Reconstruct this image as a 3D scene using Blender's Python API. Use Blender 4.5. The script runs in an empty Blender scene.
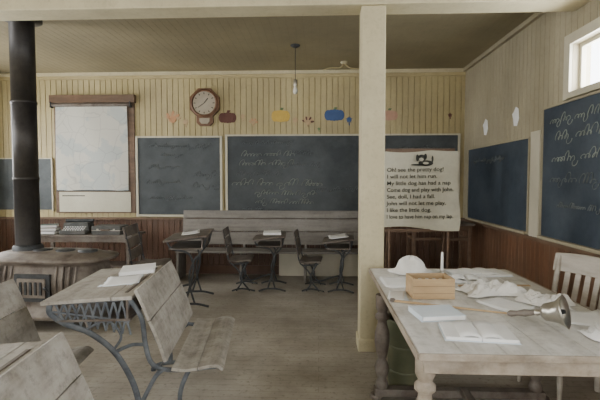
import bpy, math, random
from mathutils import Vector, Matrix, Euler
random.seed(7)
R=math.radians
# ---------------------------------------------------------------- materials
def mat(name,c1,c2=None,scale=(4,4,4),rough=.7,metal=0,bump=.0,detail=5,lo=.35,hi=.65,dust=None,dustamt=.5,spec=.3,coord='Object',dscale=2.3,grime=.35):
    m=bpy.data.materials.new(name); m.use_nodes=True
    nt=m.node_tree; N=nt.nodes; L=nt.links
    p=N['Principled BSDF']; p.inputs['Roughness'].default_value=rough; p.inputs['Metallic'].default_value=metal
    p.inputs['Specular IOR Level'].default_value=spec
    c2=c2 or tuple(min(1,x*1.25) for x in c1)
    tc=N.new('ShaderNodeTexCoord'); mp=N.new('ShaderNodeMapping'); mp.inputs['Scale'].default_value=scale
    L.new(tc.outputs[coord],mp.inputs['Vector'])
    n=N.new('ShaderNodeTexNoise'); n.inputs['Scale'].default_value=1; n.inputs['Detail'].default_value=detail; n.inputs['Roughness'].default_value=.6
    L.new(mp.outputs['Vector'],n.inputs['Vector'])
    r=N.new('ShaderNodeValToRGB'); r.color_ramp.elements[0].position=lo; r.color_ramp.elements[1].position=hi
    r.color_ramp.elements[0].color=(*c1,1); r.color_ramp.elements[1].color=(*c2,1)
    L.new(n.outputs['Fac'],r.inputs['Fac'])
    out=r.outputs['Color']
    if dust:
        n2=N.new('ShaderNodeTexNoise'); n2.inputs['Scale'].default_value=dscale; n2.inputs['Detail'].default_value=7; n2.inputs['Roughness'].default_value=.65
        L.new(tc.outputs[coord],n2.inputs['Vector'])
        mr=N.new('ShaderNodeMapRange'); mr.inputs[1].default_value=.35; mr.inputs[2].default_value=.68; mr.inputs[4].default_value=dustamt
        L.new(n2.outputs['Fac'],mr.inputs[0])
        mx=N.new('ShaderNodeMixRGB'); mx.inputs['Color2'].default_value=(*dust,1)
        L.new(mr.outputs[0],mx.inputs['Fac']); L.new(out,mx.inputs['Color1']); out=mx.outputs['Color']
        # fine grime: specks and scuffs
        n3=N.new('ShaderNodeTexNoise'); n3.inputs['Scale'].default_value=22; n3.inputs['Detail'].default_value=6; n3.inputs['Roughness'].default_value=.75
        L.new(tc.outputs[coord],n3.inputs['Vector'])
        m3=N.new('ShaderNodeMapRange'); m3.inputs[1].default_value=.5; m3.inputs[2].default_value=.72; m3.inputs[4].default_value=grime
        L.new(n3.outputs['Fac'],m3.inputs[0])
        mg=N.new('ShaderNodeMixRGB'); mg.inputs['Color2'].default_value=(*[x*.45 for x in c1],1)
        L.new(m3.outputs[0],mg.inputs['Fac']); L.new(out,mg.inputs['Color1']); out=mg.outputs['Color']
    L.new(out,p.inputs['Base Color'])
    if bump:
        b=N.new('ShaderNodeBump'); b.inputs['Strength'].default_value=bump; b.inputs['Distance'].default_value=.01
        L.new(n.outputs['Fac'],b.inputs['Height']); L.new(b.outputs['Normal'],p.inputs['Normal'])
    return m
M={}
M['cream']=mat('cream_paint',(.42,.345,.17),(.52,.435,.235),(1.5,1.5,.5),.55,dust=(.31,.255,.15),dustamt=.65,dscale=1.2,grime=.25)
M['cream_shade']=mat('cream_paint_shaded',(.33,.29,.195),(.41,.36,.25),(1.5,1.5,.5),.55,dust=(.25,.22,.16),dustamt=.6,dscale=1.2,grime=.25)  # same cream paint, darkened: the right wall's shade is put into the colour
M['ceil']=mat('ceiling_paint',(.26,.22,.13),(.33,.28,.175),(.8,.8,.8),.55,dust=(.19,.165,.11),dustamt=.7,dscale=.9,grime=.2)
M['post']=mat('post_paint',(.53,.47,.30),(.62,.56,.37),(2,2,.5),.5,dust=(.42,.37,.25),dustamt=.5,grime=.3)
M['trim']=mat('white_trim_paint',(.46,.43,.33),(.57,.53,.42),(2,2,2),.5)
M['wains']=mat('wainscot_redwood',(.075,.037,.022),(.13,.065,.04),(9,9,1.2),.45,bump=.1,dust=(.13,.095,.07),dustamt=.5)
M['wainr']=mat('wainscot_orangewood',(.11,.052,.026),(.19,.088,.045),(9,9,1.2),.4,bump=.1,dust=(.15,.10,.065),dustamt=.5)
M['board']=mat('slate_chalkboard',(.026,.032,.036),(.046,.054,.060),(1.1,1.1,1.6),.6,detail=8,dust=(.115,.128,.13),dustamt=.65,dscale=1.8,grime=.2)  # chalk dust, lightened so the colour also carries the room's haze
M['boardr']=mat('slate_chalkboard_blue',(.024,.034,.048),(.038,.052,.070),(1.1,1.1,1.6),.55,detail=8,dust=(.095,.115,.14),dustamt=.55,dscale=1.8,grime=.2)  # pale dust layer also paints air haze onto the slate
M['chalk']=mat('chalk',(.16,.18,.165),(.30,.33,.29),(9,9,9),.9)
M['chalk2']=mat('chalk_faint',(.095,.108,.11),(.15,.165,.165),(9,9,9),.9)
M['oldwood']=mat('weathered_wood',(.18,.16,.13),(.34,.31,.265),(18,1.6,18),.6,bump=.35,dust=(.47,.445,.40),dustamt=.85,dscale=5,grime=.55)
M['oldwoodx']=mat('weathered_wood_x',(.14,.125,.108),(.23,.21,.185),(1.6,18,18),.55,bump=.25,dust=(.27,.255,.235),dustamt=.6)
M['darkwood']=mat('dark_wood',(.06,.042,.033),(.12,.09,.068),(12,2,12),.5,bump=.2,dust=(.27,.25,.22),dustamt=.6,dscale=5)
M['brown']=mat('brown_wood',(.10,.06,.036),(.17,.10,.06),(3,3,14),.5,bump=.15,dust=(.16,.125,.095),dustamt=.4)
M['tan']=mat('tan_wood',(.38,.26,.14),(.52,.37,.21),(3,14,14),.55,bump=.15)
M['topwood']=mat('table_top_worn',(.42,.395,.35),(.66,.64,.60),(14,1.5,14),.5,bump=.2,dust=(.78,.77,.75),dustamt=.9,dscale=4,grime=.4)
M['edgewood']=mat('table_edge_worn',(.20,.155,.11),(.40,.335,.26),(6,2,10),.5,bump=.15,dust=(.5,.46,.4),dustamt=.4,dscale=6)
M['iron']=mat('cast_iron',(.03,.033,.036),(.07,.073,.075),(12,12,12),.5,.3,bump=.2)
M['irongrey']=mat('cast_iron_dusty',(.075,.085,.098),(.16,.175,.19),(12,12,12),.55,.2,bump=.2)
M['pipe']=mat('stovepipe_metal',(.018,.018,.02),(.045,.042,.04),(6,6,2),.45,.4,dust=(.10,.085,.07),dustamt=.4)
M['stove']=mat('stove_iron_rust',(.085,.066,.053),(.16,.13,.105),(8,8,8),.5,.2,bump=.3,dust=(.27,.24,.205),dustamt=.7,dscale=4)
M['paper']=mat('paper_white',(.74,.74,.73),(.85,.85,.84),(3,3,3),.8)
M['paperb']=mat('paper_bluish',(.60,.67,.74),(.70,.76,.81),(3,3,3),.8)
M['chart']=mat('chart_paper',(.50,.48,.38),(.60,.58,.47),(1.5,1.5,1.5),.8,dust=(.42,.38,.28),dustamt=.5,grime=.15)
M['ink']=mat('ink_black',(.01,.01,.01),(.02,.02,.02),rough=.8)
M['inkf']=mat('ink_faded',(.03,.03,.028),(.07,.07,.06),(20,20,20),rough=.8)
M['cloth']=mat('white_cloth',(.68,.66,.62),(.80,.79,.76),(6,6,6),.9,bump=.2)
M['olive']=mat('olive_bin_paint',(.09,.10,.06),(.15,.15,.09),(3,3,3),.5)
M['brass']=mat('tarnished_metal',(.38,.36,.31),(.60,.57,.51),(8,8,8),.3,.9)
M['chair']=mat('pale_chair_wood',(.34,.305,.255),(.48,.44,.38),(4,4,14),.5,bump=.1)
M['clockw']=mat('clock_wood',(.11,.055,.03),(.19,.10,.055),(6,6,6),.4)
M['clockf']=mat('clock_face',(.30,.26,.19),(.38,.33,.25),(3,3,3),.6)
M['glassb']=mat('bulb_glass',(.6,.58,.5),(.7,.68,.6),(3,3,3),.15)
M['book1']=mat('book_cloth_green',(.06,.09,.08),(.11,.14,.12),(8,8,8),.7)
M['book2']=mat('book_cloth_red',(.14,.06,.045),(.2,.09,.07),(8,8,8),.7)
M['case']=mat('dark_case',(.03,.035,.035),(.08,.085,.08),(8,8,8),.6,dust=(.16,.15,.14),dustamt=.5)
cols={'orange':(.46,.25,.13),'yellow':(.50,.34,.08),'blue':(.05,.09,.20),'maroon':(.11,.05,.04),'tanp':(.40,.29,.17),'pink':(.44,.27,.19),'greenp':(.12,.17,.08)}
for k,v in cols.items(): M[k]=mat('cutout_'+k,v,tuple(min(1,x*1.2) for x in v),(9,9,9),.8)

def mapmat():
    m=bpy.data.materials.new('map_print'); m.use_nodes=True; nt=m.node_tree;N=nt.nodes;L=nt.links;p=N['Principled BSDF'];p.inputs['Roughness'].default_value=.7
    tc=N.new('ShaderNodeTexCoord')
    ns=N.new('ShaderNodeTexNoise'); ns.inputs['Scale'].default_value=2.4; ns.inputs['Detail'].default_value=6; L.new(tc.outputs['Object'],ns.inputs['Vector'])
    mx=N.new('ShaderNodeMixRGB'); mx.inputs['Fac'].default_value=.15; L.new(tc.outputs['Object'],mx.inputs['Color1']); L.new(ns.outputs['Color'],mx.inputs['Color2'])
    v=N.new('ShaderNodeTexVoronoi'); v.feature='DISTANCE_TO_EDGE'; v.inputs['Scale'].default_value=4.5; L.new(mx.outputs['Color'],v.inputs['Vector'])
    r=N.new('ShaderNodeValToRGB'); r.color_ramp.elements[0].position=0.0; r.color_ramp.elements[1].position=.03
    r.color_ramp.elements[0].color=(.40,.40,.38,1); r.color_ramp.elements[1].color=(.52,.52,.48,1); L.new(v.outputs['Distance'],r.inputs['Fac'])
    r2=N.new('ShaderNodeValToRGB'); r2.color_ramp.elements[0].position=.46; r2.color_ramp.elements[1].position=.48
    r2.color_ramp.elements[0].color=(.78,.83,.86,1); r2.color_ramp.elements[1].color=(1,.97,.91,1); L.new(ns.outputs['Fac'],r2.inputs['Fac'])
    mu=N.new('ShaderNodeMixRGB'); mu.blend_type='MULTIPLY'; mu.inputs['Fac'].default_value=.85; L.new(r.outputs['Color'],mu.inputs['Color1']); L.new(r2.outputs['Color'],mu.inputs['Color2'])
    L.new(mu.outputs['Color'],p.inputs['Base Color']); return m
M['map']=mapmat()
def floormat():
    m=bpy.data.materials.new('dusty_floorboards'); m.use_nodes=True; nt=m.node_tree;N=nt.nodes;L=nt.links;p=N['Principled BSDF'];p.inputs['Roughness'].default_value=.5
    p.inputs['Specular IOR Level'].default_value=.4
    tc=N.new('ShaderNodeTexCoord')
    n=N.new('ShaderNodeTexNoise'); n.inputs['Scale'].default_value=1.3; n.inputs['Detail'].default_value=10; n.inputs['Roughness'].default_value=.68; L.new(tc.outputs['Object'],n.inputs['Vector'])
    r=N.new('ShaderNodeValToRGB'); r.color_ramp.elements[0].position=.34; r.color_ramp.elements[1].position=.66
    r.color_ramp.elements[0].color=(.25,.22,.175,1); r.color_ramp.elements[1].color=(.44,.405,.345,1); L.new(n.outputs['Fac'],r.inputs['Fac'])
    br=N.new('ShaderNodeTexBrick'); br.inputs['Scale'].default_value=1; br.inputs['Brick Width'].default_value=3.2; br.inputs['Row Height'].default_value=.085
    br.inputs['Mortar Size'].default_value=.003; br.inputs['Color1'].default_value=(1,1,1,1); br.inputs['Color2'].default_value=(.88,.87,.85,1); br.inputs['Mortar'].default_value=(.62,.6,.56,1)
    L.new(tc.outputs['Object'],br.inputs['Vector'])
    mu=N.new('ShaderNodeMixRGB'); mu.blend_type='MULTIPLY'; mu.inputs['Fac'].default_value=.7; L.new(r.outputs['Color'],mu.inputs['Color1']); L.new(br.outputs['Color'],mu.inputs['Color2'])
    n2=N.new('ShaderNodeTexNoise'); n2.inputs['Scale'].default_value=30; n2.inputs['Detail'].default_value=6; L.new(tc.outputs['Object'],n2.inputs['Vector'])
    mr=N.new('ShaderNodeMapRange'); mr.inputs[1].default_value=.56; mr.inputs[2].default_value=.70; mr.inputs[4].default_value=.6; L.new(n2.outputs['Fac'],mr.inputs[0])
    m3=N.new('ShaderNodeMixRGB'); m3.inputs['Color2'].default_value=(.16,.135,.105,1); L.new(mr.outputs[0],m3.inputs['Fac']); L.new(mu.outputs['Color'],m3.inputs['Color1'])
    L.new(m3.outputs['Color'],p.inputs['Base Color'])
    b=N.new('ShaderNodeBump'); b.inputs['Strength'].default_value=.2; b.inputs['Distance'].default_value=.003; L.new(br.outputs['Fac'],b.inputs['Height']); b.invert=True; L.new(b.outputs['Normal'],p.inputs['Normal'])
    return m
M['floor']=floormat()

# ---------------------------------------------------------------- builder
def smoothpath(pts,n=6):
    pts=[Vector(p) for p in pts]
    if len(pts)<3: return pts
    out=[]
    for i in range(len(pts)-1):
        p0=pts[max(i-1,0)];p1=pts[i];p2=pts[i+1];p3=pts[min(i+2,len(pts)-1)]
        for k in range(n):
            t=k/n
            out.append(.5*((2*p1)+(p2-p0)*t+(2*p0-5*p1+4*p2-p3)*t*t+(3*p1-p0-3*p2+p3)*t**3))
    out.append(pts[-1]); return out
class B:
    def __init__(s,name): s.name=name;s.v=[];s.f=[];s.mi=[];s.sm=[];s.ml=[];s.X=Matrix.Identity(4)
    def add(s,vs,fs,m,smooth=False,T=None):
        if m not in s.ml: s.ml.append(m)
        k=len(s.v); T=s.X@T if T is not None else s.X
        s.v+= [tuple(T@Vector(v)) for v in vs]
        s.f+= [tuple(i+k for i in f) for f in fs]
        s.mi+=[s.ml.index(m)]*len(fs); s.sm+=[smooth]*len(fs)
    def box(s,c,d,m,rot=(0,0,0),taper=1.0):
        x,y,z=[a/2 for a in d]; vs=[]
        for sz in(-1,1):
            t=taper if sz<0 else 1
            for sx,sy in((-1,-1),(1,-1),(1,1),(-1,1)): vs.append((sx*x*t,sy*y*t,sz*z))
        s.add(vs,[(3,2,1,0),(4,5,6,7),(0,1,5,4),(1,2,6,5),(2,3,7,6),(3,0,4,7)],m,T=Matrix.Translation(c)@Euler(rot).to_matrix().to_4x4())
    def bx(s,a,b,m): s.box([(a[i]+b[i])/2 for i in range(3)],[abs(b[i]-a[i]) for i in range(3)],m)
    def loft(s,rings,m,smooth=True,caps=True,T=None):
        n=len(rings[0]);vs=[p for r in rings for p in r];fs=[]
        for i in range(len(rings)-1):
            for j in range(n):
                fs.append((i*n+j,i*n+(j+1)%n,(i+1)*n+(j+1)%n,(i+1)*n+j))
        s.add(vs,fs,m,smooth,T)
        if caps:
            s.add(rings[0],[tuple(reversed(range(n)))],m,False,T); s.add(rings[-1],[tuple(range(n))],m,False,T)
    def lathe(s,prof,m,c=(0,0,0),seg=20,rot=(0,0,0),smooth=True):
        T=Matrix.Translation(c)@Euler(rot).to_matrix().to_4x4()
        s.loft([[(max(r,.0005)*math.cos(2*math.pi*j/seg),max(r,.0005)*math.sin(2*math.pi*j/seg),z) for j in range(seg)] for r,z in prof],m,smooth,True,T)
    def tube(s,pts,r,m,seg=8,n=6,flat=1.0,smooth=True,fl_axis=(0,1,0)):
        P=smoothpath(pts,n) if n>1 else [Vector(p) for p in pts]
        rings=[];prev=None
        for i,p in enumerate(P):
            t=(P[min(i+1,len(P)-1)]-P[max(i-1,0)]).normalized()
            a=Vector(fl_axis)
            if abs(t.dot(a))>.95: a=Vector((1,0,0)) if abs(t.x)<.9 else Vector((0,0,1))
            if prev is not None and abs(t.dot(prev))<.95 : a=prev
            u=(a-t*a.dot(t)).normalized(); prev=u; w=t.cross(u)
            rr=r[0]+(r[1]-r[0])*i/(len(P)-1) if isinstance(r,tuple) else r
            rings.append([tuple(p+u*math.cos(2*math.pi*j/seg)*rr*flat+w*math.sin(2*math.pi*j/seg)*rr) for j in range(seg)])
        s.loft(rings,m,smooth)
    def prism(s,poly,th,m,T=None):
        n=len(poly);vs=[(x,y,0) for x,y in poly]+[(x,y,th) for x,y in poly]
        fs=[tuple(reversed(range(n))),tuple(range(n,2*n))]+[(i,(i+1)%n,n+(i+1)%n,n+i) for i in range(n)]
        s.add(vs,fs,m,False,T)
    def sheet(s,fn,nx,ny,th,m,smooth=True):
        top=[];
        for j in range(ny+1):
            for i in range(nx+1): top.append(Vector(fn(i/nx,j/ny)))
        bot=[p-Vector((0,0,th)) for p in top]; K=len(top);w=nx+1;fs=[]
        for j in range(ny):
            for i in range(nx):
                a=j*w+i; fs.append((a,a+1,a+w+1,a+w)); fs.append((K+a,K+a+w,K+a+w+1,K+a+1))
        for i in range(nx): fs.append((i,K+i,K+i+1,i+1)); a=ny*w+i; fs.append((a,a+1,K+a+1,K+a))
        for j in range(ny): a=j*w; fs.append((a,a+w,K+a+w,K+a)); a=j*w+nx; fs.append((a,K+a,K+a+w,a+w))
        s.add(top+bot,fs,m,smooth)
    def done(s,loc=(0,0,0),rz=0,bevel=0,scale=1,parent=None,rot=None):
        me=bpy.data.meshes.new(s.name); me.from_pydata(s.v,[],s.f)
        for k in s.ml: me.materials.append(M[k])
        for p,i,sm in zip(me.polygons,s.mi,s.sm): p.material_index=i; p.use_smooth=sm
        me.update()
        o=bpy.data.objects.new(s.name,me); bpy.context.scene.collection.objects.link(o)
        o.location=loc; o.rotation_euler=rot or (0,0,rz); o.scale=(scale,)*3
        if bevel:
            b=o.modifiers.new('bevel','BEVEL'); b.width=bevel; b.segments=2; b.limit_method='ANGLE'; b.angle_limit=R(60); b.harden_normals=False
        if parent: o.parent=parent
        return o

# ---------------------------------------------------------------- room
XR=2.24; XL=-5.3; YB=6.78; YF=-2.6; H=3.2
GD=.003
def wall(name,P,u0,u1,bands,openings,pitch=.09,groove=.006):
    b=B(name)
    us=sorted({u0,u1,*[o[0] for o in openings],*[o[1] for o in openings]})
    core=bands[-1][2]
    def quadbox(a0,a1,z0,z1,d0,d1,m):
        vs=[P(a,d,z) for z in(z0,z1) for a,d in((a0,d0),(a1,d0),(a1,d1),(a0,d1))]
        b.add(vs,[(3,2,1,0),(4,5,6,7),(0,1,5,4),(1,2,6,5),(2,3,7,6),(3,0,4,7)],m)
    for a,c in zip(us[:-1],us[1:]):
        mid=(a+c)/2; ops=[o for o in openings if o[0]<mid<o[1]]
        z=0
        for o in sorted(ops,key=lambda o:o[2]): quadbox(a,c,z,o[2],GD,.16,core); z=o[3]
        quadbox(a,c,z,H,GD,.16,core)
    u=u0
    while u<u1-1e-4:
        e=min(u+pitch,u1)
        for z0,z1,m in bands:
            ints=[(z0,z1)]
            for o in openings:
                if o[0]<(u+e)/2<o[1]:
                    new=[]
                    for a,c in ints:
                        if o[2]>a: new.append((a,min(c,o[2])))
                        if o[3]<c: new.append((max(a,o[3]),c))
                    ints=[i for i in new if i[1]-i[0]>1e-3]
            for a,c in ints:
                g=groove
                us_=[(u,GD),(u+g*.5,GD),(u+g,0),(e-g,0),(e-g*.5,GD),(e,GD)]
                vs=[P(x,d,zz) for zz in(a,c) for x,d in us_]
                b.add(vs,[(i,i+1,i+7,i+6) for i in range(5)],m)
        u=e
    return b.done()
PB=lambda u,d,z:(u,YB+d,z); PR=lambda u,d,z:(XR+d,u,z); PL=lambda u,d,z:(XL-d,u,z); PF=lambda u,d,z:(u,YF-d,z)
win_r=(2.8,3.96,2.275,2.70)
wall('wall_back',PB,XL-.16,XR+.16,[(0,.9,'wains'),(.9,H,'cream')],[])
opR=[win_r,(-.9,.3,1.0,2.6),(.8,1.5,2.3,2.76)]
wall('wall_right',PR,YF-.16,YB,[(0,.9,'wainr'),(.9,H,'cream_shade')],opR)
opL=[(-1.4,-.3,.95,2.6),(.9,2.0,.95,2.6),(3.2,4.3,.95,2.6),(5.2,6.2,.95,2.6)]
wall('wall_left',PL,YF-.16,YB,[(0,.9,'wains'),(.9,H,'cream')],opL)
opF=[(-3.9,-2.8,.95,2.6),(-.4,.8,.95,2.6)]
wall('wall_front',PF,XL,XR,[(0,.9,'wains'),(.9,H,'cream')],opF)
b=B('floor'); b.bx((XL-.3,YF-.3,-.1),(XR+.3,YB+.3,0),'floor'); b.done()
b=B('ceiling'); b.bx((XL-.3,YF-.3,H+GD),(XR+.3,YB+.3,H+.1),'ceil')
x=XL
while x<XR:
    e=min(x+.09,XR); g=.003
    vs=[(a,y,H+d) for y in(YF,YB) for a,d in((x,.0015),(x+g,0),(e-g,0),(e,.0015))]
    b.add(vs,[(i,i+1,i+5,i+4) for i in range(3)],'ceil'); x=e
b.done()
b=B('trim_1'); b.bx((XL,YB-.045,H-.05),(XR,YB,H),'post'); b.bx((XL,YB-.02,H-.1),(XR,YB,H-.05),'cream'); b.done()
b=B('trim_2'); b.bx((XR-.045,YF,H-.05),(XR,YB-.045,H),'cream_shade'); b.done()
b=B('baseboard_back'); b.bx((XL,YB-.02,0),(XR,YB,.14),'wains'); b.done()
b=B('baseboard_right'); b.bx((XR-.02,YF,0),(XR,YB-.02,.14),'wainr'); b.done()
b=B('trim_3'); b.bx((XL,YB-.05,.865),(XR,YB,.90),'brown'); b.done()
b=B('trim_4'); b.bx((XR-.05,YF,.88),(XR,YB-.05,.915),'brown'); b.done()
b=B('trim_5'); b.bx((XR-.03,4.43,.915),(XR,4.62,2.0),'trim'); b.done(bevel=.004)
def window(i,P,o):
    b=B(f'window_{i}')
    def q(a0,a1,z0,z1,d0,d1):
        vs=[P(a,d,z) for z in(z0,z1) for a,d in((a0,d0),(a1,d0),(a1,d1),(a0,d1))]
        b.add(vs,[(3,2,1,0),(4,5,6,7),(0,1,5,4),(1,2,6,5),(2,3,7,6),(3,0,4,7)],'trim')
    u0,u1,z0,z1=o;w=.09
    q(u0-w,u0,z0-w*.6,z1+w,-.025,0);q(u1,u1+w,z0-w*.6,z1+w,-.025,0);q(u0,u1,z1,z1+w,-.025,0);q(u0-.02,u1+.02,z0-w*.6,z0,-.04,0)
    f=.035
    q(u0,u0+f,z0,z1,.06,.1);q(u1-f,u1,z0,z1,.06,.1);q(u0+f,u1-f,z0,z0+f,.06,.1);q(u0+f,u1-f,z1-f,z1,.06,.1)
    m=(u0+u1)/2; q(m-.012,m+.012,z0+f,z1-f,.07,.09)
    if z1-z0>1: zm=(z0+z1)/2; q(u0+f,u1-f,zm-.02,zm+.02,.06,.1)
    b.done()
k=1
for o in opR: window(k,PR,o);k+=1
for o in opL: window(k,PL,o);k+=1
for o in opF: window(k,PF,o);k+=1
b=B('support_post'); b.bx((.36,3.72,0),(.565,3.92,2.975),'post'); b.bx((.345,3.705,0),(.58,3.935,.11),'post'); b.done(bevel=.01)
b=B('ceiling_beam'); b.bx((XL,3.70,2.975),(XR,3.95,H),'post'); b.done(bevel=.01)

# ---------------------------------------------------------------- chalk
def scribble(b,P,u0,z,length,h,m,r=.004,slant=.45):
    cw=h*.55; u=u0
    while u<u0+length:
        nl=random.randint(3,8)
        pts=[];zb=random.uniform(-.1,.1)*h
        for L_ in range(nl):
            hh=h*random.choice([.38,.42,.38,1.0,.45,-.55,.4,.9]); lw=random.uniform(.25,.55); sk=random.uniform(.8,1.2)
            for t in range(9):
                a=t/9; zz=hh*(1-math.cos(2*math.pi*a))/2
                uu=u+(L_+a*sk)*cw-lw*cw*math.sin(2*math.pi*a)+slant*zz
                pts.append(P(uu,-.004,z+zz+zb))
        b.tube(pts,r,m,seg=4,n=1)
        u+=(nl+random.uniform(.9,1.6))*cw
def board(name,P,u0,u1,z0,z1,m='board',frame='trim',writing=(),tray=True,fw=.035):
    b=B(name)
    def q(a0,a1,c0,c1,d0,d1,mm):
        vs=[P(a,d,z) for z in(c0,c1) for a,d in((a0,d0),(a1,d0),(a1,d1),(a0,d1))]
        b.add(vs,[(3,2,1,0),(4,5,6,7),(0,1,5,4),(1,2,6,5),(2,3,7,6),(3,0,4,7)],mm)
    q(u0,u1,z0,z1,-.02,-.001,m)
    q(u0-fw,u0,z0-fw,z1+fw*.7,-.035,-.001,frame);q(u1,u1+fw,z0-fw,z1+fw*.7,-.035,-.001,frame);q(u0,u1,z1,z1+fw*.7,-.035,-.001,frame)
    if tray: q(u0,u1,z0-.03,z0,-.06,-.001,frame)
    Pc=lambda u,d,z:P(u,d-.02,z)
    for w in writing: scribble(b,Pc,*w)
    return b.done()
board('chalkboard',PB,-2.88,-1.56,.95,2.17,writing=[(-2.7,2.02,.9,.06,'chalk2'),(-2.5,1.88,.3,.06,'chalk2'),(-2.0,1.55,.25,.09,'chalk2'),(-2.0,1.38,.25,.09,'chalk2'),(-2.7,1.7,.5,.05,'chalk2'),(-2.75,1.45,.4,.06,'chalk2'),(-2.7,1.2,.6,.05,'chalk2')])
board('chalkboard',PB,-1.44,2.14,.95,2.19,writing=[(-1.2,2.07,.7,.05,'chalk2'),(-1.22,1.88,.75,.09,'chalk'),(-.4,1.90,.3,.07,'chalk2'),(-1.25,1.74,.5,.09,'chalk'),(-.6,1.72,.5,.06,'chalk2'),(-1.3,1.58,.6,.07,'chalk2'),(-1.36,1.42,1.2,.11,'chalk',.0045),(-1.0,1.27,.9,.08,'chalk'),(-1.0,1.13,.7,.08,'chalk'),(-1.2,1.03,.5,.05,'chalk2'),(-.05,1.35,.5,.06,'chalk2'),(1.25,1.98,.6,.05,'chalk2')])
board('chalkboard',PB,-5.2,-4.30,1.02,1.84,fw=.02,tray=False)
board('chalkboard',PR,4.66,6.5,.95,1.94,'boardr','cream_shade',fw=.02)
board('chalkboard',PR,1.4,4.38,.95,2.19,'boardr','cream_shade',writing=[],fw=.02)
b=B('chalk_writing')
Pm=lambda u,d,z:(XR-.025,-u,z)
for w in [(-4.25,2.03,1.0,.08,'chalk'),(-4.15,1.87,1.0,.09,'chalk'),(-4.2,1.68,.9,.09,'chalk'),(-4.22,1.48,.9,.09,'chalk2'),(-4.1,1.25,1.0,.05,'chalk2'),(-6.3,1.75,.9,.05,'chalk2')]: scribble(b,Pm,*w)
b.done()

# ---------------------------------------------------------------- wall decorations
b=B('wall_map')
y=YB-.03
b.bx((-4.23,YB-.03,.97),(-2.93,YB-.002,2.80),'brown')
b.bx((-4.27,YB-.09,2.72),(-2.90,YB-.005,2.84),'brown')
b.tube([(-4.24,y-.035,2.69),(-2.97,y-.035,2.69)],.03,'darkwood',n=1)
for x_ in(-4.245,-2.965): b.box((x_,y-.035,2.69),(.015,.08,.09),'iron')
nx=14
vs=[];fs=[]
for j in range(9):
    for i in range(nx+1):
        vs.append((-4.20+i/nx*1.17,y-.02-.010*math.sin(i/nx*9+j*.6),1.33+j/8*1.34))
for j in range(8):
    for i in range(nx): a=j*(nx+1)+i; fs.append((a,a+1,a+nx+2,a+nx+1))
b.add(vs,fs,'map',True)
b.tube([(-4.20,y-.02,1.33),(-3.02,y-.02,1.33)],.010,'iron',n=1)
b.bx((-4.17,y-.012,.99),(-3.0,y-.002,1.31),'chart')
b.bx((-4.12,y-.014,1.24),(-3.75,y-.011,1.255),'inkf')
b.done()
b=B('wall_clock')
def octa(r,n=8,o=22.5): return [(r*math.cos(R(360/n*i+o)),r*math.sin(R(360/n*i+o))) for i in range(n)]
TW=Matrix.Rotation(R(90),4,'X')
b.prism(octa(.25),.07,'clockw',TW)
b.lathe([(.205,0),(.215,.02),(.195,.03),(.18,.02),(.18,0)],'clockw',c=(0,-.07,0),rot=(R(90),0,0),seg=32)
b.lathe([(.182,0),(.182,.012)],'clockf',c=(0,-.07,0),rot=(R(90),0,0),seg=32)
for i in range(12):
    a=R(30*i); b.box((.15*math.sin(a),-.084,.15*math.cos(a)),(.012,.003,.03),'ink',rot=(0,a,0))
b.box((.03,-.087,.035),(.012,.003,.10),'ink',rot=(0,R(40),0)); b.box((-.04,-.087,-.03),(.009,.003,.14),'ink',rot=(0,R(55),0))
b.prism([(-.13,-.18),(.13,-.18),(.13,-.30),(.08,-.35),(-.08,-.35),(-.13,-.30)],.06,'clockw',TW)
b.prism([(-.08,-.22),(.08,-.22),(.08,-.28),(.05,-.32),(-.05,-.32),(-.08,-.28)],.008,'clockf',Matrix.Translation((0,-.06,0))@TW)
b.done((-1.79,YB-.002,2.70),bevel=.004)
def ell(cx,cz,rx,rz,n=18): return [(cx+rx*math.cos(2*math.pi*i/n),cz+rz*math.sin(2*math.pi*i/n)) for i in range(n)]
def pumpkin(x,z,w,h,c,stem='greenp'):
    b=B('paper_pumpkin')
    for k,(dx,ww) in enumerate([(-.30,.2),(.30,.2),(-.15,.2),(.15,.2),(0,.18)]):
        b.prism(ell(dx*w,0,ww*w,h/2*(1-.35*abs(dx))),.003+.0015*k,c,TW)
    b.prism([(-.02,h*.42),(.02,h*.42),(.05,h*.68),(.0,h*.7)],.004,stem,TW)
    b.done((x,YB-.002,z))
def leaf(x,z,s,c):
    b=B('paper_leaf'); pts=[]
    for i in range(20):
        a=2*math.pi*i/20; r=s*(1 if i%4==0 else .55 if i%2 else .75); pts.append((r*math.sin(a),r*math.cos(a)))
    b.prism(pts,.003,c,TW); b.prism([(-.008,-s*.6),(.008,-s*.6),(.012,-s*1.5),(-.004,-s*1.5)],.003,c,TW)
    b.done((x,YB-.002,z))
def turkey(x,z,s,c,c2,flip=1):
    b=B('paper_turkey')
    for k in range(7):
        a=R(-70+k*25)*flip; b.prism([(p[0]*math.cos(a)+p[1]*math.sin(a),-p[0]*math.sin(a)+p[1]*math.cos(a)) for p in ell(0,s*.75,s*.2,s*.5)],.002+.0004*k,c if k%2 else c2,TW)
    b.prism(ell(0,0,s*.55,s*.5),.006,c,TW); b.prism(ell(-.6*s*flip,.35*s,s*.2,s*.22),.006,c,TW)
    b.prism([(-.55*s*flip-.06*s,.2*s),(-.2*s*flip,.15*s),(-.2*s*flip,-.1*s),(-.5*s*flip,.0)],.006,c,TW)
    b.prism([(-.1*s,-.4*s),(-.05*s,-.4*s),(-.05*s,-.8*s),(-.12*s,-.8*s)],.004,c2,TW); b.prism([(.1*s,-.4*s),(.15*s,-.4*s),(.15*s,-.8*s),(.08*s,-.8*s)],.004,c2,TW)
    b.done((x,YB-.002,z))
turkey(-2.32,2.46,.11,'orange','tanp'); leaf(-2.11,2.42,.06,'tanp')
pumpkin(-1.44,2.48,.28,.17,'maroon','maroon'); leaf(-1.20,2.50,.05,'tanp'); turkey(-1.03,2.40,.06,'tanp','orange')
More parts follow.
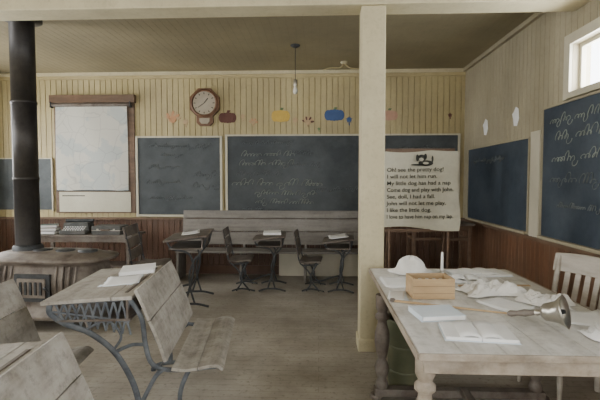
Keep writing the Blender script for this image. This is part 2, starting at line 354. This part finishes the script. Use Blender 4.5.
pumpkin(-.60,2.50,.29,.19,'yellow'); leaf(-.37,2.44,.06,'tanp'); turkey(-.17,2.40,.08,'tanp','maroon')
pumpkin(.24,2.51,.31,.18,'blue'); leaf(.47,2.44,.06,'blue'); leaf(.0,2.30,.03,'greenp')
pumpkin(1.08,2.50,.28,.16,'pink'); leaf(2.02,2.50,.04,'maroon')
for (yy,zz) in [(5.92,2.2),(5.03,2.21)]:
    b=B('paper_cutout'); T=Matrix.Rotation(R(-90),4,'Z')@TW
    b.prism([(-.04,-.09),(.03,-.1),(.08,-.02),(.06,.09),(0,.12),(-.05,.07),(-.09,.05),(-.06,-.01)],.004,'paper',T); b.done((XR-.002,yy,zz))
b=B('pendant_lamp')
b.lathe([(.06,0),(.06,-.012),(.03,-.03),(.01,-.035)],'iron',c=(0,0,0)); b.tube([(0,0,-.03),(0,0,-.45)],.004,'iron',n=1)
b.lathe([(.015,-.43),(.022,-.44),(.022,-.50),(.018,-.51)],'brass'); b.lathe([(.014,-.51),(.02,-.53),(.03,-.56),(.03,-.585),(.02,-.605),(.004,-.613)],'glassb')
b.done((-.30,5.5,H))
b=B('ceiling_bracket'); b.lathe([(.05,0),(.05,-.02),(.02,-.03)],'post'); b.tube([(0,0,-.02),(-.05,0,-.08),(-.2,0,-.085),(-.3,0,-.11)],.009,'cream'); b.tube([(0,0,-.02),(.1,0,-.09),(.3,0,-.10)],.009,'cream'); b.done((.36,6.3,H))

# ---------------------------------------------------------------- stove & pipe
def supere(a,c,z,n=40,e=3.2):
    pts=[]
    for i in range(n):
        t=2*math.pi*i/n; ct,st=math.cos(t),math.sin(t)
        pts.append((a*abs(ct)**(2/e)*(1 if ct>=0 else -1),c*abs(st)**(2/e)*(1 if st>=0 else -1),z))
    return pts
b=B('wood_stove')
prof=[(.56,.27,.10),(.62,.32,.115),(.62,.32,.16),(.55,.27,.19),(.54,.26,.24),(.575,.29,.40),(.575,.29,.50),(.54,.27,.60),(.55,.27,.63),(.63,.33,.655),(.64,.34,.675),(.63,.33,.69),(.50,.24,.705),(.48,.22,.725),(.1,.05,.735)]
b.loft([supere(a,c,z) for a,c,z in prof],'stove')
for i in range(14):
    x_=-.42+i*.065
    if abs(x_)>.22: b.tube([(x_,-.255,.2),(x_,-.287,.38),(x_,-.29,.5),(x_,-.262,.62)],.012,'stove')
b.box((0,-.29,.42),(.36,.03,.26),'iron'); b.box((0,-.31,.42),(.28,.02,.18),'stove'); b.tube([(.14,-.33,.42),(.17,-.36,.44),(.20,-.35,.40)],.01,'iron')
for i in range(5): b.box((-.1+i*.05,-.325,.42),(.02,.012,.12),'iron')
for sx in(-1,1):
    for sy in(-1,1): b.tube([(sx*.48,sy*.22,.14),(sx*.54,sy*.27,.08),(sx*.56,sy*.29,.012)],(.035,.02),'stove')
for i in range(3): b.lathe([(.09,.725),(.09,.742),(.03,.748)],'iron',c=(-.1+i*.24,0,0))
b.lathe([(.14,.70),(.14,.76),(.125,.78)],'iron',c=(-.30,.05,0))
b.done((-2.80,4.38,0),rz=R(-3),scale=1.04)
b=B('stovepipe')
b.lathe([(.118,.815),(.118,1.5),(.124,1.5),(.124,1.53),(.118,1.53),(.118,2.3),(.124,2.3),(.124,2.33),(.118,2.33),(.118,3.16),(.19,3.165),(.19,3.195)],'pipe',seg=28); b.done((-3.11,4.45,0))

# ---------------------------------------------------------------- school desks
def plank(b,pts,th,y0,y1,m):
    P=smoothpath([(x_,0,z_) for x_,z_ in pts],5); up=[];dn=[]
    for i,p in enumerate(P):
        t=(P[min(i+1,len(P)-1)]-P[max(i-1,0)]).normalized(); n=Vector((-t.z,0,t.x)); up.append(p+n*th/2); dn.append(p-n*th/2)
    prof=up+dn[::-1]; k=len(prof)
    vs=[(p.x,y0,p.z) for p in prof]+[(p.x,y1,p.z) for p in prof]
    b.add(vs,[tuple(range(k)),tuple(reversed(range(k,2*k)))]+[(i,k+i,k+(i+1)%k,(i+1)%k) for i in range(k)],m)
def double_desk(loc,rz,L=.92,iron='irongrey',wood='oldwood'):
    b=B('school_desk'); h=L/2
    plank(b,[(-.53,.792),(-.14,.812)],.022,-h,h,wood)
    plank(b,[(-.135,.812),(-.02,.815)],.022,-h,h,wood)
    b.box((-.08,0,.825),(.02,L*.8,.006),'darkwood')
    b.box((-.25,0,.675),(.42,L-.08,.014),'darkwood')
    b.box((-.06,0,.73),(.014,L-.08,.13),'darkwood')
    plank(b,[(.00,.86),(.04,.77),(.075,.68)],.02,-h,h,wood)
    plank(b,[(.077,.676),(.12,.57),(.165,.43)],.02,-h,h,wood)
    plank(b,[(.20,.385),(.28,.375),(.35,.382)],.02,-h,h,wood)
    plank(b,[(.354,.383),(.42,.395),(.47,.393),(.50,.37)],.02,-h,h,wood)
    for sy in(-1,1):
        y=sy*(h-.05); F=.55
        T=lambda pts,r=.013:b.tube([(p[0],y,p[1]) for p in pts],r,iron,flat=F)
        T([(-.50,.775),(-.50,.72),(-.42,.66),(-.28,.60),(-.14,.48),(-.04,.30),(.0,.14),(.0,.05)],.019)
        T([(-.50,.778),(-.10,.795)],.012)
        T([(-.05,.80),(.02,.68),(.04,.52),(.08,.40),(.2,.36),(.46,.375)],.016)
        T([(.0,.14),(.05,.24),(.10,.33),(.15,.37)],.014)
        T([(.30,.37),(.25,.26),(.24,.15),(.30,.05)],.015)
        T([(-.14,.48),(-.04,.52),(.04,.52)],.012)
        T([(-.14,.02),(-.05,.055),(.12,.06),(.28,.055),(.40,.02)],.018)
        T([(.075,.68),(.04,.75),(0,.83)],.012); T([(.16,.44),(.12,.52),(.08,.62)],.012)
        for i in range(9):
            x_=-.47+i*.047; top=.775+(x_+.5)*.05; bot=.675-(x_+.48)*.22
            T([(x_,top),(x_+.05,bot-.008)],.008); T([(x_+.05,top),(x_,bot)],.008)
        T([(-.49,.73),(-.28,.70),(-.05,.66)],.008)
        T([(-.3,.62),(-.18,.67),(-.10,.58),(-.14,.50)],.009)
        b.lathe([(.02,0),(.02,.02)],iron,c=(-.13,y,0),seg=12); b.lathe([(.02,0),(.02,.02)],iron,c=(.39,y,0),seg=12)
    b.tube([(.0,-h+.07,.16),(.0,h-.07,.16)],.008,iron,n=1)
    return b.done(loc,rz,bevel=.003)
AR=R(7)
double_desk((-1.12,2.88,0),AR)
double_desk((-1.93,2.22,0),AR)
double_desk((-1.03,1.28,0),AR)
def single_desk(loc,rz,scale=1,W=.56,wood='darkwood'):
    b=B('desk_with_seat'); h=W/2; iron='iron'
    plank(b,[(.02,.70),(.36,.745)],.022,-h,h,wood); plank(b,[(.362,.747),(.46,.75)],.022,-h,h,wood)
    b.box((.24,0,.62),(.34,W-.06,.014),wood); b.box((.40,0,.68),(.014,W-.06,.12),wood)
    for k in range(3):
        z0=.50+k*.12; x0=-.315-.022*k
        plank(b,[(x0,z0),(x0-.02,z0+.10)],.016,-h*.78,h*.78,wood)
    plank(b,[(-.30,.43),(-.18,.415),(-.06,.43),(.0,.42)],.022,-h*.8,h*.8,wood)
    for sy in(-1,1):
        y=sy*(h-.06);F=.55
        T=lambda pts,r=.011:b.tube([(p[0],y,p[1]) for p in pts],r,iron,flat=F)
        T([(.05,.69),(.10,.62),(.26,.57),(.31,.42),(.27,.22),(.22,.05)],.012); T([(.44,.74),(.40,.6),(.32,.50),(.27,.36),(.28,.20),(.32,.05)],.011)
        T([(.05,.69),(.42,.735)],.010)
        T([(.10,.02),(.20,.05),(.34,.05),(.46,.02)],.013)
        y=sy*(h*.72)
        T([(-.375,.84),(-.33,.62),(-.30,.45),(-.24,.38),(-.03,.40)],.011)
        T([(-.26,.39),(-.16,.28),(-.12,.16),(-.20,.02)],.012); T([(-.05,.40),(-.12,.28),(-.14,.18),(-.02,.02)],.012)
        T([(-.26,.02),(-.13,.05),(.05,.02)],.012)
    b.tube([(-.14,0,.14),(0,0,.12),(.13,0,.17),(.25,0,.20)],.012,iron); b.tube([(-.14,-h*.7,.14),(-.14,h*.7,.14)],.010,iron,n=1); b.tube([(.26,-h+.06,.2),(.26,h-.06,.2)],.010,iron,n=1)
    return b.done(loc,rz,bevel=.003,scale=scale)
single_desk((-.91,5.86,0),R(3),1.0)
single_desk((.04,5.86,0),R(-4),.96)
single_desk((-1.84,5.12,0),R(8),1.14,W=.62)

def book(name,loc,rz,w,d,t,cover='paperb',tilt=0):
    b=B(name); b.box((0,0,.002),(w,d,.003),cover); b.box((.003,0,t/2+.002),(w-.01,d-.012,t-.006),'paper'); b.box((0,0,t),(w,d,.003),cover); b.box((-w/2+.002,0,t/2+.001),(.004,d,t),cover)
    return b.done(loc,bevel=.001,rot=(0,tilt,rz))
def papers(name,loc,rz,w,d,n=3,m='paper',tilt=0,curl=.01):
    b=B(name)
    for k in range(n):
        a=random.uniform(-.12,.12);ox=random.uniform(-.01,.01);z0=.002+k*.003
        c_,s_=math.cos(a),math.sin(a)
        b.sheet(lambda u,v:((u-.5)*w*c_-(v-.5)*d*s_+ox,(u-.5)*w*s_+(v-.5)*d*c_,z0+curl*(2*u-1)**4*abs(v-.3)),8,8,.0015,m if k<n-1 else 'paper')
    return b.done(loc,rot=(0,tilt,rz))
ta=-R(2.9)
book('notebook',(-1.34,3.12,.818),AR+.2,.24,.26,.03,'paper',ta)
papers('paper_sheets',(-1.32,2.82,.817),AR+.1,.22,.26,3,'paperb',ta)
papers('paper_sheets',(-1.30,1.36,.816),AR+.1,.24,.32,3,'paper',ta)
book('notebook',(-.64,5.88,.759),.1,.24,.3,.03,'paper',0)
papers('paper_sheets',(.27,5.86,.728),.05,.24,.34,4,'paper',-R(7))
papers('paper_sheets',(-1.56,5.16,.854),.2,.2,.3,2,'paper',-R(7))

# ---------------------------------------------------------------- long bench
b=B('long_bench')
x0,x1=-2.12,.80
for sx in(x0+.02,-1.15,-.2,x1-.02):
    b.X=Matrix.Translation((sx,0,0))
    b.prism([(0,0),(.40,0),(.37,.08),(.34,.42),(.06,.42),(-.04,1.0),(-.085,1.0),(-.02,.42)],.035,'oldwoodx',Matrix(((0,0,1,-.0175),(-1,0,0,.0),(0,1,0,0),(0,0,0,1))))
b.X=Matrix.Identity(4)
b.box(((x0+x1)/2,-.185,.435),(x1-x0,.37,.03),'oldwoodx')
for z_,y_ in((.60,.012),(.80,.046),(.965,.07)):
    b.box(((x0+x1)/2,y_-.03,z_),(x1-x0,.022,.195 if z_<.9 else .12),'oldwoodx',rot=(R(-9),0,0))
b.done((0,6.61,0),bevel=.005)
b=B('radiator_cover'); b.bx((-.62,6.665,0),(.70,6.745,.37),'trim'); b.bx((-.64,6.66,.37),(.72,6.75,.39),'trim')
b.done(bevel=.003)

# ---------------------------------------------------------------- chart stand
b=B('reading_chart')
XC=1.24
for x_ in(.88,1.60): b.tube([(x_,5.36,0.01),(x_,5.36,1.88)],.02,'brown',n=1,seg=8)
b.box((XC,5.36,1.86),(.84,.03,.05),'brown'); b.box((XC,5.36,.88),(.84,.05,.035),'brown'); b.box((XC,5.36,.35),(.74,.025,.05),'brown')
for x_ in(.88,1.60): b.tube([(x_,5.38,1.3),(x_,5.75,.012)],.014,'brown',n=1)
def pp(i,j,nx=14,ny=14):
    u=i/nx;v=j/ny
    cu=.06*max(0,.22-v)/.22*(abs(u-.45)*2)**2+.03*max(0,v-.85)/.15*u   # curled edges
    return (.785+.91*u+.02*math.sin(v*5)*(u)+.015*math.sin(v*9),5.33-.014*math.sin(u*7+v*2)-cu,.92+v*.93+(u)*.02+ .018*math.sin(u*6)*(1-v)-.05*u*(1-v)-.02*v*abs(math.sin(u*5)))
vs=[pp(i,j) for j in range(15) for i in range(15)]
b.add(vs,[(j*15+i,j*15+i+1,j*15+i+16,j*15+i+15) for j in range(14) for i in range(14)],'chart',True)
TD=Matrix.Translation((1.25,5.307,1.735))@TW
for pl in (ell(0,.03,.05,.045),ell(.05,-.03,.09,.035),ell(-.052,.035,.018,.042),ell(.045,.05,.018,.035),ell(.13,.02,.012,.04),ell(-.01,-.05,.12,.012)): b.prism(pl,.002,'inkf',TD)
for pl in (ell(-.005,.015,.028,.022),ell(.05,-.03,.035,.015)): b.prism(pl,.003,'chart',TD)
chart=b.done()
lines=["Oh! see the pretty dog!","I will not let him run.","My little dog has had a nap","Come dog and play with John.","See, doll, I had a fall.","John will not let me play.","I like the little dog.","I love to have him nap on my lap."]
for i,t in enumerate(lines[:8]):
    cu=bpy.data.curves.new(f'chart_text_{i}','FONT'); cu.body=t; cu.size=.068; cu.offset=.0006; cu.extrude=.001; cu.align_x='LEFT'
    o=bpy.data.objects.new(f'chart_text_{i}',cu); bpy.context.scene.collection.objects.link(o); cu.materials.append(M['inkf'])
    o.location=(.83,5.296,1.60-i*.082); o.rotation_euler=(R(90),R(-.8),0)
    bpy.context.view_layer.update(); w=o.dimensions.x
    o.scale=(min(1.05,.80/max(w,.01)),1,1); o.parent=chart
b=B('side_table')
b.box((0,0,.90),(.86,.45,.03),'darkwood'); b.box((0,-.19,.85),(.78,.02,.07),'brown'); b.box((0,-.19,.70),(.78,.02,.04),'brown')
for sx in(-1,1):
    for sy in(-1,1): b.box((sx*.37,sy*.18,.443),(.05,.05,.884),'brown',taper=.8)
    b.box((sx*.37,0,.70),(.02,.34,.04),'brown')
b.done((1.66,6.05,0),bevel=.004)

# left clutter table
b=B('storage_table'); b.box((0,0,.70),(1.5,.5,.03),'darkwood'); b.box((0,-.22,.65),(1.4,.02,.08),'darkwood'); b.box((0,0,.25),(1.36,.42,.02),'darkwood')
for sx in(-1,1):
    for sy in(-1,1): b.box((sx*.68,sy*.2,.342),(.05,.05,.684),'darkwood',taper=.8)
b.done((-3.4,6.2,0),bevel=.004)
b=B('typewriter'); b.box((0,0,.03),(.36,.34,.05),'case'); b.box((0,.06,.10),(.34,.2,.12),'case',taper=1.1); b.tube([(-.2,.1,.18),(.2,.1,.18)],.025,'iron',n=1)
for r_ in range(3):
    for i in range(9): b.lathe([(.011,0),(.011,.012)],'paper',c=(-.14+i*.035,-.13+r_*.04,.06+r_*.018),seg=8)
b.done((-3.55,6.15,.716),rz=.1,bevel=.004)
b=B('suitcase'); b.box((0,0,.07),(.42,.28,.12),'case'); b.box((0,0,.07),(.425,.285,.01),'brass'); b.tube([(-.06,-.14,.08),(-.05,-.17,.08),(.05,-.17,.08),(.06,-.14,.08)],.008,'brown'); b.box((.12,-.143,.08),(.03,.006,.03),'brass'); b.box((-.12,-.143,.08),(.03,.006,.03),'brass'); b.done((-3.05,6.15,.706),bevel=.01)
for k,(w,c) in enumerate([(.26,'book1'),(.24,'book2'),(.22,'book1')]): book('old_book',(-3.95,6.12,.716+k*.045),.2*k,w,.2,.042,c)

# ---------------------------------------------------------------- teacher's table
b=B('teachers_table')
TX0,TX1,TY0,TY1=.43,1.55,1.83,3.60
for k in range(6):
    w=(TX1-TX0)/6; b.bx((TX0+k*w+.001,TY0,.73),(TX0+(k+1)*w-.001,TY1,.76),'topwood')
b.bx((TX0,TY0-.012,.728),(TX1,TY0,.761),'edgewood'); b.bx((TX0-.012,TY0,.728),(TX0,TY1,.761),'edgewood'); b.bx((TX0,TY1,.728),(TX1,TY1+.012,.761),'edgewood'); b.bx((TX1,TY0,.728),(TX1+.012,TY1,.761),'edgewood')
b.bx((TX0+.03,TY0+.03,.655),(TX1-.03,TY0+.055,.728),'edgewood'); b.bx((TX0+.04,TY1-.065,.63),(TX1-.04,TY1-.04,.728),'edgewood')
b.bx((TX0+.04,TY0+.065,.66),(TX0+.065,TY1-.065,.728),'brown'); b.bx((TX1-.065,TY0+.065,.66),(TX1-.04,TY1-.065,.728),'brown')
leg=[(.03,0),(.045,.03),(.04,.06),(.028,.08),(.045,.12),(.05,.16),(.035,.20),(.025,.22),(.04,.26),(.052,.34),(.05,.40),(.032,.46),(.03,.48),(.048,.50),(.048,.52),(.03,.54),(.045,.57),(.045,.66)]
for ly in(1.92,2.92):
    for lx in((.48,1.47) if ly<2 else (.435,1.47)):
        b.lathe([(r,z+.06) for r,z in leg],'darkwood' if ly>2 else 'edgewood',c=(lx,ly,0),seg=16)
    b.box((.955,ly,.05),(1.14,.07,.05),'darkwood')
    for lx in(.40,1.52): b.lathe([(.03,0),(.045,.012),(.04,.03)],'darkwood',c=(lx,ly,0),seg=14)
b.bx((.955,1.9,.06),(1.005,2.9,.10),'darkwood')
b.done(bevel=.004)
b=B('waste_bin')
b.lathe([(.115,.0),(.118,.01),(.135,.48),(.142,.49),(.142,.505),(.130,.505),(.128,.48),(.112,.02)],'olive',seg=28)
for z_ in(.12,.30): b.lathe([(.122+z_*.03,z_),(.128+z_*.03,z_+.01),(.122+z_*.03,z_+.02)],'olive',seg=28)
b.done((.63,3.11,0))
Z=.7615
b=B('sun_hat')
rings=[]
for r_,z_ in [(.150,.004),(.168,.010),(.13,.022),(.11,.040),(.102,.07),(.085,.10),(.055,.122),(.02,.130),(.002,.131)]:
    rings.append([((r_*(1+.06*math.sin(3*a+z_*30)))*math.cos(a)*1.05,(r_*(1+.05*math.sin(5*a)))*math.sin(a)*.85,z_+(.006*math.sin(4*a) if z_>.015 else 0)) for a in [2*math.pi*j/32 for j in range(32)]])
b.loft(rings,'cloth'); b.done((.73,3.44,Z))
b=B('wooden_box'); w,d,h_=.26,.17,.125
b.box((0,-d/2,h_/2),(w,.012,h_),'tan'); b.box((0,d/2,h_/2),(w,.012,h_),'tan'); b.box((-w/2+.006,0,h_/2),(.012,d-.012,h_),'tan'); b.box((w/2-.006,0,h_/2),(.012,d-.012,h_),'tan'); b.box((0,0,.006),(w-.02,d-.012,.01),'tan')
for i in range(2): b.box((0,-d/2-.0065,.035+i*.045),(w,.001,.002),'brown')
for i in range(5): b.box((-.09+i*.045,0,.055),(.02,.13,.08),'paper')
b.done((.71,2.76,Z),rz=R(3),bevel=.002)
papers('paper_sheets',(.56,3.08,Z),.05,.2,.28,4,'paper')
papers('paper_sheets',(.50,2.72,Z),-.1,.10,.2,3,'paperb')
b=B('white_candle'); b.lathe([(.035,0),(.035,.008),(.015,.014),(.012,.03)],'brass'); b.lathe([(.011,.02),(.009,.17),(.002,.175)],'paper'); b.done((.97,3.40,Z))
def openbook(loc,rz,w,d,t=.02):
    b=B('open_book')
    f=lambda sgn:(lambda u,v:(sgn*u*w/2,(v-.5)*d,.004+t*(math.sin(min(1,u*1.3+.12)*math.pi)**.6 if u<.9 else .35)))
    for s_ in(-1,1): b.sheet(f(s_),12,4,.003,'paper')
    for s_ in(-1,1): b.box((s_*w/4,0,t*.30+.002),(w/2-.004,d-.006,t*.55),'paper')
    b.box((0,0,.0015),(w+.01,d+.01,.003),'paperb'); return b.done(loc,rz)
openbook((1.26,3.42,Z),.15,.42,.24); openbook((1.08,3.18,Z),-.15,.30,.18,.03); openbook((.76,2.07,Z),-.12,.32,.22,.026)
book('notebook',(.64,2.34,Z),.15,.24,.2,.028,'paperb')
b=B('wooden_ruler'); b.box((0,0,.004),(.5,.03,.006),'tan'); b.done((1.22,3.02,Z+.001),rz=R(3),bevel=.001)
b=B('pointer_stick'); b.tube([(0,0,.008),(.66,0,.008)],(.008,.005),'tan',n=1); b.lathe([(.01,0),(.012,.02),(.006,.03)],'darkwood',c=(-.015,0,.012),rot=(0,R(90),0)); b.done((.45,2.60,Z),rz=R(-21))
def crumple(name,loc,rz,w,d,h_,m='cloth'):
    b=B(name); ph=[random.uniform(0,6) for _ in range(6)]; jit={}
    def f(u,v):
        k=(round(u*20),round(v*16)); j=jit.setdefault(k,random.uniform(0,1))
        e=min(u,1-u,v,1-v); q=min(1,e*6+.1)
        return ((u-.5)*w+.02*math.sin(v*7+ph[0]),(v-.5)*d+.02*math.sin(u*8+ph[1]),.004+h_*q*(.35*abs(math.sin(u*7+ph[2]+v*3))+.35*abs(math.sin(v*8+ph[3]-u*4))+.3*j))
    b.sheet(f,20,16,.002,m,smooth=False); return b.done(loc,rz)
crumple('crumpled_cloth',(1.14,2.84,Z),.1,.40,.22,.08); crumple('crumpled_cloth',(1.36,2.62,Z),-.5,.28,.2,.06,'cloth')
crumple('crumpled_cloth',(1.38,2.02,Z),.3,.2,.28,.05,'paper')
papers('paper_sheets',(1.10,2.55,Z),.5,.2,.24,3); papers('paper_sheets',(1.40,2.32,Z),-.3,.22,.24,3,'paper',0,.03)
b=B('hand_bell')
b.lathe([(.004,.0),(.03,.004),(.045,.02),(.05,.05),(.058,.08),(.078,.105),(.088,.115),(.084,.117),(.06,.085),(.045,.06)],'brass',seg=28)
b.lathe([(.012,-.03),(.018,-.02),(.012,0)],'brass',seg=16); b.lathe([(.01,-.17),(.018,-.155),(.014,-.12),(.02,-.08),(.012,-.03)],'darkwood',seg=14); b.lathe([(.004,.05),(.004,.09),(.014,.10),(.01,.115)],'iron',seg=12)
b.done((1.12,2.19,Z+.072),rot=(R(90-14),0,R(50)),scale=.95)

def chair(loc,rz,scale):
    b=B('wooden_chair'); 
    b.box((0,0,.44),(.42,.42,.03),'chair')
    for sx,sy in((1,1),(1,-1)): b.lathe([(.014,0),(.02,.15),(.016,.2),(.022,.3),(.018,.425)],'chair',c=(sx*.17,sy*.17,0),seg=12)
    for sy in(-1,1):
        b.tube([(-.22,sy*.18,.012),(-.19,sy*.18,.44),(-.22,sy*.19,.70),(-.29,sy*.20,.96)],.021,'chair')
        b.tube([(-.19,sy*.18,.22),(.17,sy*.17,.22)],.01,'chair',n=1)
    b.tube([(.17,-.17,.28),(.17,.17,.28)],.01,'chair',n=1); b.tube([(-.2,-.17,.26),(-.2,.17,.26)],.01,'chair',n=1)
    for (z0,z1,xx) in((.84,.98,-.275),(.55,.60,-.205)):
        rings=[]
        for i in range(11):
            y=-.23+.46*i/10; bow=-.035*(1-(2*i/10-1)**2); dz=.012*(1-(2*i/10-1)**2)
            rings.append([(xx+bow-.012+.02,y,z0),(xx+bow+.012+.02,y,z0),(xx+bow+.012-.01,y,z1+dz),(xx+bow-.012-.01,y,z1+dz)])
        b.loft(rings,'chair',smooth=False)
    for i in range(4):
        y=-.12+i*.08; bow=-.03*(1-(y/.2)**2)
        b.box((-.232+bow,y,.73),(.012,.045,.29),'chair',rot=(0,R(-14),0))
    return b.done(loc,rz,bevel=.004,scale=scale)
chair((1.71,3.13,0),R(180+24),.95)

# ---------------------------------------------------------------- light
w=bpy.data.worlds.new('sky'); bpy.context.scene.world=w; w.use_nodes=True
bg=w.node_tree.nodes['Background']; bg.inputs['Color'].default_value=(.93,.97,1,1); bg.inputs['Strength'].default_value=9
def area(name,loc,rot,sx,sy,p,col=(1,.97,.92)):
    l=bpy.data.lights.new(name,'AREA'); l.shape='RECTANGLE'; l.size=sx; l.size_y=sy; l.energy=p; l.color=col
    o=bpy.data.objects.new(name,l); bpy.context.scene.collection.objects.link(o); o.location=loc; o.rotation_euler=rot
for i,o_ in enumerate(opL): area(f'daylight_left_{i}',(XL-.2,(o_[0]+o_[1])/2,1.78),(0,R(-90),0),1.65,1.1,58,(1,.98,.94))
for i,o_ in enumerate(opF): area(f'daylight_front_{i}',((o_[0]+o_[1])/2,YF-.2,1.78),(R(90),0,0),1.1,1.65,62,(1,.97,.92))
area('daylight_right_0',(XR+.2,-.3,1.8),(0,R(90),0),1.6,1.2,60,(.97,.98,1))
area('daylight_right_1',(XR+.25,3.39,2.55),(0,R(90),0),.8,1.5,110,(.96,.98,1))
c=bpy.data.cameras.new('camera'); c.lens=25.8; c.sensor_width=36
o=bpy.data.objects.new('camera',c); bpy.context.scene.collection.objects.link(o); o.location=(0,0,1.5); o.rotation_euler=(R(90-2.66),0,R(2.5)); bpy.context.scene.camera=o
